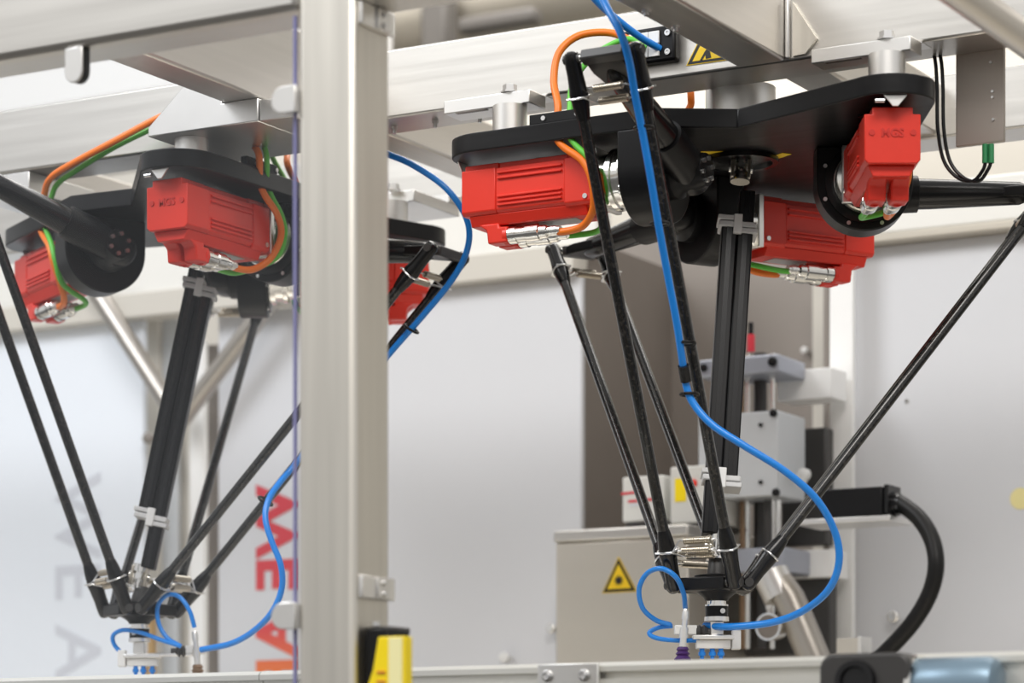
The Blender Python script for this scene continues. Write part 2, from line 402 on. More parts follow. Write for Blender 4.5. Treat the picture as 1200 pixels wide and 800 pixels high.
        MB().prism([(w0, -.012), (L1 - .022, -.0225), (L1 + .004, -.0225), (L1 + .004, .0225), (L1 - .022, .0225), (w0, .012)], piv, a_, t, n_, -.0062, .0062).build('elbow_fork', black, arm, .002)
        el = piv + a_ * L1
        MB().box(el, (.014, .052, .0125), (a_, t, n_)).build('elbow_bar', dark_grey, arm, .002)
        lo = P + u * RP
        rods = []
        for s_ in (1, -1):
            e = el + t * (SS * s_); l = lo + t * (SS * s_); d = (l - e).normalized(); Ln = (l - e).length
            MB().cyl(el + t * (.026 * s_), e, .0042, n=14).build('ball_stud', chrome, arm)
            rod = MB().cyl(e + d * .052, l - d * .052, .0064, n=16).build('forearm_rod', carbon, root)
            for q, dd in ((e, d), (l, -d)):
                MB().lathe(q - dd * .0085, dd, [(0, .004), (.002, .0072), (.006, .0088), (.012, .0090), (.026, .0088), (.040, .0098), (.046, .0105), (.064, .0088), (.074, .0070)], 18).build('rod_end', black_gloss, rod)
                MB().cyl(q - t * (s_ * .0095), q + t * (s_ * .0095), .0052, n=14).build('ball_socket', dark_grey, rod)
            rods.append((e, l, d))
        # spring sets between the paired rods
        for top in (True, False):
            d = rods[0][2] * (1 if top else -1)
            c = (el if top else lo) + d * .041
            nn = t.cross(d)
            nsp = (-.0075, .0075) if top else (-.0085, .0005, .0095)
            for k, off in enumerate(nsp):
                q = c + d * off + nn * (.004 * (-1) ** k)
                prof_ = []
                nC = 15
                for j in range(nC):
                    h = -.0175 + .035 * j / nC
                    prof_ += [(h, .0034), (h + .0006, .0044), (h + .0016, .0044), (h + .0022, .0034)]
                sp_ = MB().lathe(q, t, prof_, 12).build('spring', spring_steel, root)
                for s_ in (1, -1):
                    e = q + t * (s_ * .0175); f = c + t * (s_ * (SS - .010)) + nn * (.0095 if k % 2 else -.0095)
                    MB().tube(spline([e, e + t * (s_ * .006), f, f + t * (s_ * .010), f + t * (s_ * .021)], 4), .0011, 6).build('spring_hook', zinc, sp_)
            for s_ in (1, -1):
                ctr = c + t * (s_ * SS)
                ring = [ctr + (t * math.cos(x) + nn * math.sin(x)) * .0112 for x in [2 * math.pi * k / 16 for k in range(17)]]
                MB().tube(ring, .0012, 6).build('wire_clip', zinc, root)
    # moving platform
    pl = MB().lathe(P + Z * .012, -Z, [(0, .020), (.001, .026), (.012, .028), (.020, .024), (.027, .015), (.030, .0135)], 32).build('platform', black, root)
    for i in range(3):
        u, t = fr[i]
        MB().prism([(0, -.020), (RP - .006, -.028), (RP + .007, -.028), (RP + .007, .028), (RP - .006, .028), (0, .020)], P, u, t, Z, -.008, .007).build('platform_arm', black, pl, .0015)
        for s_ in (1, -1):
            MB().cyl(P + u * RP + t * (s_ * .0282), P + u * RP + t * (s_ * SS), .0042, n=12).build('ball_stud', chrome, pl)
    # telescopic shaft of the fourth axis
    T = B + Z * .030; Q = P + Z * .045
    ax = (Q - T).normalized(); Ln = (Q - T).length
    wa = math.radians(wdir); W = V((math.cos(wa), math.sin(wa), 0)); W = (W - ax * W.dot(ax)).normalized(); D = ax.cross(W)
    sh = MB()
    def prof_tube(off, s0, s1, m, nm):
        c = T + ax * ((s0 + s1) / 2) + W * off
        o = MB().box(c, (.0185, .025, s1 - s0), (W, D, ax)).build(nm, m, root, .0018)
        for dd in (-.0127, .0127):
            MB().box(c + D * dd, (.006, .0012, s1 - s0 - .004), (W, D, ax)).build('profile_rib', black_gloss, o)
        return o
    prof_tube(.0093 * -bside, .030, Ln * .835, black, 'telescopic_shaft')
    prof_tube(.0093 * bside, Ln * .155, Ln - .012, black, 'telescopic_shaft')
    def clamp(s):
        c = T + ax * s
        o = MB().box(c, (.044, .031, .007), (W, D, ax)).build('shaft_clamp', clamp_grey, root, .0015)
        MB().box(c + ax * .0075 + W * .010, (.027, .032, .006), (W, D, ax)).build('clamp_jaw', clamp_grey, o, .001)
        MB().box(c - ax * .0075 - W * .010, (.027, .032, .006), (W, D, ax)).build('clamp_jaw', clamp_grey, o, .001)
        MB().box(c, (.010, .034, .024), (W, D, ax)).build('clamp_tab', white_plastic, o, .001)
    clamp(Ln * .16); clamp(Ln * .83)
    for c, dd in ((T, 1), (Q, -1)):
        uj = MB().lathe(c - ax * dd * .016, ax * dd, [(0, .011), (.012, .011), (.012, .008), (.022, .008), (.022, .0115), (.032, .0115)], 18).build('universal_joint', chrome, root)
        MB().cyl(c - W * .014, c + W * .014, .0045, n=12).build('joint_pin', chrome, uj)
        MB().cyl(c - D * .014, c + D * .014, .0045, n=12).build('joint_pin', chrome, uj)
        for s_ in (-1, 1):
            MB().box(c + W * (.0095 * s_), (.004, .016, .026), (W, D, ax)).build('joint_fork', spring_steel, uj, .001)
    MB().cyl(B + Z * .0423, T - ax * .016, .014, n=20).build('drive_shaft', dark_grey, root)
    MB().lathe(P + Z * .010, ax * -1, [(0, .012), (.022, .010)], 16).build('joint_base', dark_grey, root)
    return root, fr

RBASE = V((-1.3777, 2.968, BZ)); RPL = RBASE + V((.0073, -.0815, -.4684))
LBASE = V((-2.1471, 2.968, BZ)); LPL = LBASE + V((-.079, -.0524, -.4678))
rob_r, fr_r = build_robot(RBASE, RPL, (-90, 30, 150), (.3835, .0086, -.0333), 'black delta robot with red motors to the right of the steel post', 30, -1)
rob_l, fr_l = build_robot(LBASE, LPL, (0, 120, 240), (-.1358, .0886, .3792), 'black delta robot with red motors behind the clear pane left of the post', 30, 1)
def spot(B, fr, i): return (B + fr[i][1] * .235 + fr[i][0] * .14).to_2d()
bracket(spot(RBASE, fr_r, 0), MBY0 - .0, True)
bracket(spot(RBASE, fr_r, 1), MBY0, True)
bracket(spot(RBASE, fr_r, 2), 3.3355, False)
bracket(spot(LBASE, fr_l, 1), 3.3355, False)
c_ = spot(LBASE, fr_l, 2); MB().bb((c_.x - .05, 2.865, .8005), (c_.x + .05, c_.y + .04, .8285)).build('robot_bracket', alu, frame, .0012)
# larger sheet-metal console over the front lobe of the left robot
c_ = spot(LBASE, fr_l, 0)
MB().prism([(-2.047, .8005), (-1.884, .8005), (-1.884, .8282), (-1.9365, .8282), (-1.9365, .866), (-1.975, .872), (-2.047, .812)], V((0, 0, 0)), E3[0], E3[2], E3[1], 2.698, MBY0 - .0005).build('robot_console', alu, frame, .0015)
MB().bb((-1.883, 2.700, .8005), (-1.835, MBY0 - .0005, .826)).build('console_foot', alu, frame, .001)
# triangular gussets beside the right bracket
gp = [at(*p, MBY0 - .004) for p in ((929, 66), (944, 63), (957, 45), (929, 2))]
MB().prism([(p.x, p.z) for p in gp], V((0, 0, 0)), E3[0], E3[2], E3[1], MBY0 - .005, MBY0 - .0003).build('gusset', steel_z, frame)

# ------------------------------------------------------------------ motor cables
def motor_frame(B, fr, i):
    u, t = fr[i]; piv = V((B.x, B.y, BZ)) + u * RB
    return lambda tt, uu, zz: piv + t * tt + u * uu + E3[2] * zz
CAB = []
def motor_cables(B, fr, i, ups_o, ups_g, lab):
    L = motor_frame(B, fr, i)
    for s_, m, ups, col in ((1, orange, ups_o, 'orange'), (-1, green, ups_g, 'green')):
        k = .0 if s_ > 0 else -.008
        dt = 0 if s_ > 0 else -.016
        pts = [L(.172, s_ * .0125, -.0525), L(.155, s_ * .0125, -.0550), L(.128 + k, s_ * .0135 + .004, -.052), L(.108 + k, .030, -.036), L(.103 + k, .0425, -.008), L(.114 + dt * .6, .0445, .016), L(.140 + dt, .0435, .036), L(.150 + dt, .0430, .052)]
        pts += ups
        o = MB().tube(spline(pts, 8), .0044 if s_ > 0 else .0036, 12).build('motor_cable', m)
        tag(o, f'{col} motor cable {lab}', 'cable', 'motor cables of the robots')
        g = MB().lathe(L(.1722, s_ * .0125, -.0525), -(L(1, 0, 0) - L(0, 0, 0)), [(0, .0062), (.008, .0062), (.008, .0055), (.012, .005)], 14).build('cable_gland', alu_bright, o)
    # guide bar on top of the plate
    b = MB().box(L(.150, .042, .0705), (.066, .010, .012), (fr[i][1], fr[i][0], E3[2])).build('cable_guide', black, rob_r if B is RBASE else rob_l, .001)
    for dt in (-.022, .022):
        MB().cyl(L(.150 + dt - .008, .0471, .0705), L(.150 + dt - .008, .0485, .0705), .0028, n=12).build('screw', zinc, b)
Yc = RBASE.y - RB - .05
motor_cables(RBASE, fr_r, 0,
    [at(654, 125, 2.79), at(649, 95, 2.80), at(655, 62, 2.81), at(678, 42, 2.825), at(712, 38, 2.84), at(736, 46, 2.845), at(755, 58, 2.845)],
    [at(668, 128, 2.79), at(669, 108, 2.80), at(676, 88, 2.815), at(700, 62, 2.835), at(735, 46, 2.842), at(758, 56, 2.845)], 'looping up from the front left motor of the right robot')
L_ = motor_frame(RBASE, fr_r, 1)
motor_cables(RBASE, fr_r, 1, [L_(.14, .02, .075), L_(.08, -.05, .085), L_(.05, -.12, .085)], [L_(.12, .02, .075), L_(.07, -.05, .078), L_(.04, -.12, .078)], 'under the rightmost red motor facing the camera')
L_ = motor_frame(RBASE, fr_r, 2)
motor_cables(RBASE, fr_r, 2, [at(811, 150, 3.02), at(810, 120, 3.0), at(809, 100, 3.0)], [at(800, 140, 3.03), at(775, 132, 3.03), at(740, 120, 3.03)], 'of the rear motor behind the right robot shaft')
motor_cables(LBASE, fr_l, 0, [at(303, 180, 2.80), at(292, 165, 2.83)], [at(312, 180, 2.81), at(303, 160, 2.84)], 'looping below the front motor of the left robot')
L_ = motor_frame(LBASE, fr_l, 1)
motor_cables(LBASE, fr_l, 1, [at(342, 205, 3.0), at(336, 180, 3.0), at(330, 160, 3.0)], [at(322, 190, 3.0), at(318, 175, 3.0)], 'of the rear motor behind the post')
motor_cables(LBASE, fr_l, 2, [at(52, 228, 2.85), at(60, 208, 2.83), at(88, 190, 2.82), at(135, 165, 2.82), at(180, 141, 2.83), at(215, 125, 2.84)],
    [at(60, 232, 2.85), at(68, 215, 2.84), at(92, 198, 2.83), at(135, 172, 2.83), at(180, 150, 2.84), at(215, 135, 2.85)], 'running up to the beam at the far left')

# ------------------------------------------------------------------ vacuum grippers
def gripper(P, label, flip, mirror=1, A=.036):
    g = thing('vacuum_gripper', P - V((0, 0, .02)), label, 'gripper', 'grippers under the robots')
    R = RT.copy(); F = FW.copy(); Z = E3[2]
    if flip: pass
    def q(x, y, z): return P + R * (x * mirror) + F * y + Z * z
    MB().lathe(q(0, 0, -.0185), -Z, [(0, .011), (.004, .011), (.004, .0135), (.006, .0135)], 28).build('flange_ring', chrome, g)
    MB().lathe(q(0, 0, -.0247), -Z, [(0, .0132), (.012, .0132)], 28).build('coupling', black, g)
    MB().cyl(q(.006, -.0132, -.0305), q(.006, -.0145, -.0305), .003, n=12).build('screw', zinc, g)
    MB().lathe(q(0, 0, -.0368), -Z, [(0, .0142), (.005, .0142)], 28).build('clamp_ring', alu_bright, g)
    MB().box(q(0, 0, -.050), (.015, .015, .0156), (R, F, Z)).build('stem', alu, g, .001)
    MB().box(q(-.004, 0, -.0605), (.048, .020, .005), (R, F, Z)).build('tool_plate', alu_bright, g, .0008)
    MB().box(q(-.004, .002, -.0685), (.040, .015, .010), (R, F, Z)).build('manifold', white_plastic, g, .001)
    MB().box(q(.0225, 0, -.0635), (.010, .018, .022), (R, F, Z)).build('end_block', white_plastic, g, .001)
    for x in (-.017, -.005, .005):
        n = MB().lathe(q(x, 0, -.0735), -Z, [(0, .003), (.004, .003), (.004, .0042), (.008, .0042), (.0085, .0025), (.012, .0025)], 12).build('nozzle', blue, g)
    # suction unit on a side arm
    MB().box(q(-A, 0, -.052), (.026, .014, .011), (R, F, Z)).build('cup_holder', white_plastic, g, .0012)
    MB().lathe(q(-A + .012, -.002, -.054), R * mirror, [(0, .006), (.004, .0085), (.006, .006), (.009, .0085), (.012, .006), (.014, .0042), (.020, .0042)], 16).build('knurled_fitting', dark_grey, g)
    a0 = q(-A, -.010, -.028); a1 = q(-A - .004, -.010, -.072)
    MB().lathe(a0, a1 - a0, [(0, .003), (.004, .0042), (.012, .0042), (.012, .0032), (.022, .0032), (.022, .0050), (.034, .0050), (.034, .0040), (.044, .0040)], 16).build('cup_stem', alu_bright, g)
    MB().lathe(a1, Z * -1, [(0, .0055), (.003, .0075), (.005, .0058), (.008, .0085), (.010, .0065), (.014, .0100), (.0155, .0098), (.012, .005)], 20).build('suction_cup', purple if not flip else bronze, g)
    return g, q
gr, qr = gripper(RPL, 'silver vacuum gripper with a purple suction cup under the right robot', False)
gl, ql = gripper(LPL, 'silver vacuum gripper with a side arm under the left robot', True, -1, .074)
MB().box(ql(-.040, 0, -.0585), (.075, .010, .004), (RT, FW, E3[2])).build('side_arm', alu_bright, gl, .0008)

# ------------------------------------------------------------------ blue air hoses
def hose(pts, r, label, k=8, group='blue air hoses'):
    o = MB().tube(spline(pts, k), r, 12).build('air_hose', blue)
    return tag(o, label, 'hose', group)
def tie(o, p, d, r=.0085, m=black_rubber):
    X, Y, Zz = basis(d)
    ring = [V(p) + (X * math.cos(a) + Y * math.sin(a)) * r for a in [2 * math.pi * k / 14 for k in range(15)]]
    MB().tube(ring, .0018, 6).build('cable_tie', m, o)
YR = RPL.y
h1 = hose([at(700, -18, 2.60), at(712, 10, 2.58), at(727, 38, 2.575), at(737, 70, 2.585), at(744, 110, 2.60), at(752, 150, 2.615), at(762, 205, 2.632), at(772, 265, 2.655), at(783, 325, 2.68), at(793, 378, 2.70), at(800, 425, 2.72), at(803, 446, 2.73), at(811, 470, 2.735), at(834, 497, 2.74), at(872, 522, 2.75), at(920, 552, 2.77), at(957, 585, 2.79), at(979, 625, 2.81), at(983, 660, 2.82), at(970, 692, 2.83), at(940, 716, 2.85), at(905, 729, 2.865), at(860, 734, 2.87), at(826, 733, YR)], .0042, 'long blue air hose tied along the right robot rod to its gripper')
for (x, y, Y) in ((753, 150, 2.615), (771, 262, 2.655), (802, 402, 2.71), (806, 462, 2.73)): tie(h1, at(x + 2, y, Y + .008), (0, 0, 1), .010)
MB().cyl(at(801, 428, 2.72), at(804, 446, 2.73), .0065, n=14).build('hose_coupler', black_gloss, h1)
h2 = hose([at(682, -20, 2.75), at(700, 2, 2.77), at(722, 22, 2.79), at(748, 42, 2.82), at(773, 57, 2.848)], .0042, 'short blue air hose plugged into the black cable panel')
hose([at(803, 712, YR - .018), at(801, 695, YR - .040), at(792, 676, YR - .060), at(775, 666, YR - .065), at(758, 672, YR - .06), at(749, 690, YR - .055), at(753, 712, YR - .045), at(768, 726, YR - .03), at(786, 732, YR - .02)], .0030, 'small blue hose loop beside the purple suction cup')
hose([at(788, 733, YR - .018), at(772, 735, YR - .022), at(761, 741, YR - .025), at(768, 747, YR - .025), at(790, 750, YR - .02), at(820, 750, YR - .012)], .0028, 'flat lower blue hose loop under the suction cup holder')
YL = LPL.y
h3 = hose([at(440, 176, 2.93), at(458, 182, 2.93), at(485, 194, 2.93), at(520, 218, 2.935), at(542, 246, 2.945), at(550, 272, 2.955), at(545, 300, 2.965), at(528, 330, 2.965), at(497, 368, 2.96), at(460, 410, 2.955), at(420, 457, 2.95), at(380, 503, 2.945), at(345, 545, 2.93), at(328, 565, 2.91), at(315, 585, 2.89), at(311, 607, 2.88), at(318, 633, 2.88), at(329, 662, 2.885), at(330, 690, 2.89), at(318, 718, 2.89), at(296, 740, 2.90), at(270, 754, 2.905), at(236, 761, YL)], .0040, 'blue air hose following the left robot arm behind the steel post')
for (x, y, Y) in ((482, 385, 2.955), (311, 587, 2.90)): tie(h3, at(x, y, Y), (-.6, 0, -.8), .010)
hose([at(228, 735, YL - .01), at(222, 715, YL - .015), at(210, 699, YL - .02), at(196, 697, YL - .02), at(185, 710, YL - .02), at(186, 730, YL - .018), at(196, 747, YL - .015), at(212, 757, YL - .01)], .0030, 'upright blue hose loop on the left gripper')
hose([at(145, 768, YL - .01), at(134, 755, YL - .015), at(133, 744, YL - .018), at(145, 738, YL - .02), at(165, 741, YL - .02), at(190, 750, YL - .018), at(212, 757, YL - .01)], .0030, 'low blue hose arc on the left gripper')

# ------------------------------------------------------------------ fittings on the main beam
FY = MBY0 - .0006
def quad_on(y, corners, m, name, parent, th=.0006):
    pts = [at(*c, y) for c in corners]
    return MB().prism([(p.x, p.z) for p in pts], V((0, y, 0)), E3[0], E3[2], E3[1], -th, 0).build(name, m, parent, smooth=False)
cp0 = at(738, 70, FY); cp1 = at(797, 42, FY)
cpn = thing('cable_entry_box', V((cp0.x, FY, cp0.z)), 'black cable entry panel with white inserts on the beam face', 'cable panel')
zc = (at(768, 36, FY).z + at(768, 76, FY).z) / 2; hz = .0205
MB().bb((cp0.x - .004, FY - .014, zc - hz), (at(797, 50, FY).x, FY, zc + hz)).build('housing', black, cpn, .003)
xa = cp0.x + .004; xb = at(780, 50, FY).x
for r_ in range(2):
    for k in range(3):
        x0 = xa + (xb - xa) * k / 3; x1 = xa + (xb - xa) * (k + 1) / 3
        z0 = zc - .015 + .015 * r_
        MB().bb((x0 + .0004, FY - .017, z0 + .0004), (x1 - .0004, FY - .0142, z0 + .0146)).build('insert', white_plastic, cpn, .0006)
for dz in (-.011, .011):
    q = V((at(789, 50, FY).x, FY - .0142, zc + dz)); sc = MB().lathe(q, (0, -1, 0), [(0, .0036), (.002, .0036), (.002, .0016), (.001, .0014)], 16).build('screw', zinc, cpn)

def warning_sign(y, A, Bc, Cc, label, kind, base_mat=None):
    """triangular sign; corners left, right, top in the plane of the sheet"""
    a, b, c = [at(*p, y) for p in (A, Bc, Cc)]; ctr = (a + b + c) / 3
    s = thing('warning_sign', V((ctr.x, y, a.z)), label, 'sign', 'triangular warning signs')
    def tri(k, y0, y1, m, nm):
        MB().prism([((ctr + (p - ctr) * k).x, (ctr + (p - ctr) * k).z) for p in (a, b, c)], V((0, 0, 0)), E3[0], E3[2], E3[1], y0, y1).build(nm, m, s, smooth=False)
    tri(1.08, y - .0006, y, yellow, 'backing'); tri(1, y - .0009, y - .0007, black_print, 'border'); tri(.74, y - .0012, y - .001, yellow, 'field')
    h = (c - (a + b) / 2).length; o = V((ctr.x, y, ctr.z)); E = E3
    if kind == 'laser':
        pts = []
        for k in range(24):
            rr = h * (.19 if k % 2 == 0 else .085); an = 2 * math.pi * k / 24; pts.append((rr * math.cos(an), rr * math.sin(an)))
        MB().prism(pts, o, E[0], E[2], E[1], -.0016, -.0013).build('symbol', black_print, s, smooth=False)
    else:
        circ = [(h * .075 * math.cos(2 * math.pi * k / 12) + h * .02, h * .20 + h * .075 * math.sin(2 * math.pi * k / 12)) for k in range(12)]
        circ = [(x * 1.2, z * 1.1) for x, z in circ]
        MB().prism(circ, o, E[0], E[2], E[1], -.0016, -.0013).build('symbol', black_print, s, smooth=False)
        body = [(-.20, -.20), (-.13, -.20), (-.04, -.06), (-.02, -.18), (.14, -.17), (.10, .02), (.22, .06), (.36, .10), (.34, .16), (.16, .12), (.02, .12), (-.06, .02)]
        MB().prism([(x * h * 1.25, z * h * 1.2) for x, z in body], o, E[0], E[2], E[1], -.0016, -.0013).build('symbol', black_print, s, smooth=False)
    return s
warning_sign(FY, (806, 76), (856, 69), (824, 40), 'yellow crush hazard triangle on the beam beside the black cable panel', 'crush')

# hanging plate with sensor cables at the right
hp = at(1124, 60, MBY1 + .012); hq = at(1181, 168, MBY1 + .012)
pl = thing('sensor_plate', V((hp.x, MBY1 + .01, hq.z)), 'plain steel sensor plate hanging behind the beam at the right', 'plate')
MB().bb((hp.x, MBY1 + .0005, hq.z), (hq.x, MBY1 + .006, .87)).build('sheet', mat('plain_steel_plate', (.44, .40, .36), .45, .6, .05, (2, 2, 8)), pl, .0015)
for (x, y) in ((1161, 73), (1163, 107), (1163, 114), (1164, 140)):
    q = at(x, y, MBY1); MB().cyl((q.x, MBY1 + .0005, q.z), (q.x, MBY1 - .0015, q.z), .0016, n=10).build('rivet', zinc, pl)
YS = MBY1 - .01
for k, dx in enumerate((0, 7)):
    o = MB().tube(spline([at(1086 + dx, 48, YS), at(1095 + dx, 66, YS), at(1098 + dx, 100, YS), at(1099 + dx, 150, YS), at(1106 + dx, 188, YS), at(1122 + dx, 208, YS), at(1140 + dx, 212, YS), at(1152 + dx * .8, 199, YS), at(1155 + dx, 188, YS)], 8), .0021, 10).build('sensor_cable', black_gloss)
    tag(o, 'thin black sensor cable hanging in a loop, ' + ('outer' if k == 0 else 'inner') + ' of the pair', 'cable', 'sensor cables at the right')
    MB().cyl(at(1154.5 + dx, 191, YS), at(1154.5 + dx, 169, YS), .0034, n=12).build('plug', dark_green, o)
    MB().box(at(1086 + dx * .6, 56, YS - .002), (.014, .003, .007), (RT, FW, UP)).build('cable_tag', white_plastic, o)

# ------------------------------------------------------------------ clear pane left of the post
gx1 = at(347.5, 400, 2.108).x
pane = thing('clear_pane', V((-2.6, 2.108, .0)), 'clear polycarbonate guard pane left of the post', 'pane')
MB().bb((-4.0, 2.1065, -.6), (gx1 - .0027, 2.1095, .717)).build('sheet', pane_m, pane, smooth=False)
MB().bb((gx1 - .0026, 2.1062, -.6), (gx1, 2.1098, .717)).build('edge', pane_edge, pane, smooth=False)

# ------------------------------------------------------------------ conveyor rail at the bottom
RY = 2.42
rt = at(700, 775.5, RY).z
rail = thing('conveyor_rail', V((-1.5, RY, .05)), 'slotted aluminium conveyor rail along the bottom', 'rail')
for a, b in ((-3.6, at(303, 780, RY).x), (at(304, 780, RY).x, .0)):
    pr = [(0, rt - .004), (.004, rt), (.05, rt), (.05, rt - .08), (0, rt - .08), (0, rt - .017), (.008, rt - .017), (.008, rt - .0095), (0, rt - .0095)]
    MB().prism(pr, V((0, RY, 0)), E3[1], E3[2], E3[0], a, b).build('profile', alu_rail, rail)
bx0 = at(633, 780, RY).x; bx1 = at(704, 780, RY).x
bp = MB().bb((bx0, RY - .006, rt - .07), (bx1, RY - .0005, rt - .001)).build('joint_plate', alu, rail, .001)
for (x, y) in ((645, 792), (688, 791)):
    q = at(x, y, RY); MB().lathe((q.x, RY - .006, q.z), (0, -1, 0), [(0, .0062), (.001, .0062), (.003, .0055), (.005, .0035), (.003, .002)], 18).build('bolt', zinc, bp)

# belt drive at the lower right
dx0 = at(972, 780, RY - .02).x; dx1 = at(1078, 780, RY - .02).x
drv = thing('belt_drive', V((dx0, RY - .03, .05)), 'dark rounded belt drive housing with a blue grey drum at the rail end', 'drive')
zt = at(1000, 766, RY - .03).z
ww = dx1 - dx0
rp_ = .014
poly = []
for cx, cz, a0 in ((ww - rp_, zt - rp_, 0), (rp_, zt - rp_, 90), (rp_, .052 + rp_, 180), (ww - rp_, .052 + rp_, 270)):
    for k in range(7):
        a = math.radians(a0 + 15 * k); poly.append((cx + rp_ * math.cos(a), cz + rp_ * math.sin(a)))
hs = MB().prism(poly, V((dx0, RY - .045, 0)), E3[0], E3[2], E3[1], 0, .044).build('housing', dark_grey, drv, .003)
q = at(1003, 798, RY - .046); MB().lathe((q.x, RY - .0455, q.z), (0, -1, 0), [(0, .020), (.006, .019), (.006, .014), (.002, .0125), (.002, .001)], 32).build('knob', black_gloss, hs)
zd = at(1100, 771, RY).z
MB().lathe((dx1 - .002, RY - .015, zd - .028), (1, 0, 0), [(0, .026), (.004, .028), (.068, .028), (.075, .025), (.078, .02)], 40).build('drum', motor_blue, drv)
MB().lathe((dx1 - .006, RY - .015, zd - .028), (1, 0, 0), [(0, .031), (.006, .031)], 36).build('drum_collar', chrome, drv)

# safety light barrier at the post
sx0 = at(430, 770, PY1).x
lb = thing('light_barrier', V((PX1 + .03, PY0 + .04, .05)), 'yellow and black safety light barrier beside the post foot', 'sensor')
zt2 = at(450, 737, PY0 + .03).z
MB().bb((PX1 + .004, PY0 + .012, -.6), (PX1 + .0285, PY0 + .05, zt2)).build('housing', black, lb, .002)
MB().bb((PX1 + .0005, PY0 + .02, zt2 - .004), (PX1 + .026, PY0 + .055, zt2 + .002)).build('top_bracket', dark_grey, lb, .001)
MB().cyl((PX1 + .012, PY0 + .018, zt2 + .0022), (PX1 + .012, PY0 + .018, zt2 + .006), .004, n=12).build('bolt', zinc, lb)
yz = at(470, 747, PY0 + .02).z
MB().prism([(.012, yz), (.040, yz), (.040, -.6), (-.002, -.6), (-.002, yz - .05), (.006, yz - .03)], V((PX1 + .015, 0, 0)), E3[0], E3[2], E3[1], PY0 - .002, PY0 + .0115).build('front_cover', yellow_p, lb, .001)
MB().bb((PX1 + .039, PY0 - .0035, -.55), (PX1 + .053, PY0 - .0022, yz - .001)).build('label_strip', mat('pale_yellow_label', (.92, .86, .45), .5), lb)
for k, zz in enumerate((yz - .0325, yz - .041)):
    MB().bb((PX1 + .026, PY0 - .0034, zz), (PX1 + .035, PY0 - .0022, zz + .0012)).build('print_line', red_print, lb)

# ------------------------------------------------------------------ back of the enclosure
BY = 3.92
def wx(px, Y=BY): return at(px, 500, Y).x
def wz(px, py, Y=BY): return at(px, py, Y).z
def panel(px0, px1, ztop, m, name, label, lab_cat='panel', y=BY, zb=.05):
    o = MB().bb((wx(px0, y), y, zb), (wx(px1, y), y + .012, ztop)).build(name, m, None, .001)
    return o
ztop = wz(560, 334)
enc = thing('enclosure', V((-2.1, BY, .05)), 'grey and white sheet enclosure behind the robots', 'enclosure')
def epanel(px0, px1, zt, m, nm, y=BY, zb=.0505, lab=None):
    o = MB().bb((wx(px0, y), y, zb), (wx(px1, y), y + .012, zt)).build(nm, m, enc, .001)
    if lab: o['label'] = lab
    return o
epanel(-160, 168, .90, panel_white, 'panel', lab='bluish white panel with faint grey lettering')
epanel(256, 470, ztop, panel_grey, 'panel', y=BY + .02, lab='grey panel with red lettering')
epanel(440, 681, ztop, panel_grey, 'panel', y=BY, lab='blank light grey panel right of the post')
epanel(1002, 1420, wz(1100, 282), panel_grey, 'panel', lab='blank light grey panel at the right')
# edge strips and posts
epanel(652, 657, wz(655, 690), alu, 'edge_strip', y=BY - .02)
epanel(972, 999, .875, white_tube, 'post', y=BY - .05, lab='white square post')
epanel(170, 186, .86, cream, 'post', y=BY + .05)
epanel(186, 208, .86, alu_grey, 'post', y=BY + .06)
epanel(208, 222, .86, cream, 'post', y=BY + .08)
epanel(222, 239, .80, white_tube, 'post', y=BY + .03, lab='white narrow post')
epanel(239, 256, .80, bay_sheet, 'post', y=BY + .08)
# upper horizontal rails of the enclosure
MB().bb((-4.2, BY - .03, ztop + .0005), (wx(682), BY + .02, ztop + .045)).build('top_rail', cream, enc, .003)
MB().bb((wx(971), BY - .03, wz(1100, 282) + .0005), (.6, BY + .02, wz(1100, 282) + .014)).build('top_rail', pipe_m, enc, .003)
MB().bb((wx(971), BY - .02, wz(1100, 282) + .0148), (.6, BY + .03, wz(1100, 282) + .085)).build('top_rail', cream_light, enc, .004)
MB().bb((-4.2, BY + .0, ztop + .046), (wx(700), BY + .05, ztop + .16)).build('top_panel', cream_light, enc, .004)
# recessed bay
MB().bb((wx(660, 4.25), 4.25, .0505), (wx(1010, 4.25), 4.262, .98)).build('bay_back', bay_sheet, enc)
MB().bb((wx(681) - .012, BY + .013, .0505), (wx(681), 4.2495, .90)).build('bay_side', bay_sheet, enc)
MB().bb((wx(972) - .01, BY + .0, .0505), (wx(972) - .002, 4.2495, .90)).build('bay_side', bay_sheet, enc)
epanel(952, 969, .85, cream, 'post', y=4.2)
# diagonal braces behind the left robot
def brace(p, q, y, rr, m, lab):
    o = MB().cyl(at(*p, y), at(*q, y), rr, n=24).build('diagonal_brace', m, enc)
    o['label'] = lab
brace((98, 318), (210, 492), BY - .04, .0165, dull_steel, 'diagonal steel brace')
brace((318, 352), (212, 492), BY - .04, .0165, dull_steel, 'diagonal steel brace')
# wall bolts and knobs
def knob(px, py, y, r=.008, m=chrome):
    q = at(px, py, y); MB().lathe(q + V((0, .02, 0)), (0, -1, 0), [(0, r * .5), (.012, r * .5), (.012, r), (.02, r), (.022, r * .7)], 18).build('knob', m, enc)
knob(645, 736, BY - .02); knob(1046, 722, BY - .02, .009); knob(172, 513, BY - .02, .01, bay_sheet); knob(590, 770, BY - .02, .009, white_plastic)
knob(1063, 470, BY - .0, .004); knob(942, 410, 4.23, .006, white_plastic); knob(700, 522, 4.23, .004, white_plastic)
# lettering of the banners
def wv(px, py, y): return at(px, py, y)
o0 = at(118, 575, BY - .0008)
hcap = (at(118, 700, BY).x - at(65, 700, BY).x)
text_mesh('lettering', 'WE AR', hcap * 1.42, V((at(66, 700, BY).x, BY - .0008, wz(90, 556))), (0, 0, -1), (1, 0, 0), grey_print, enc, .0016, .0006, spacing=1.02)
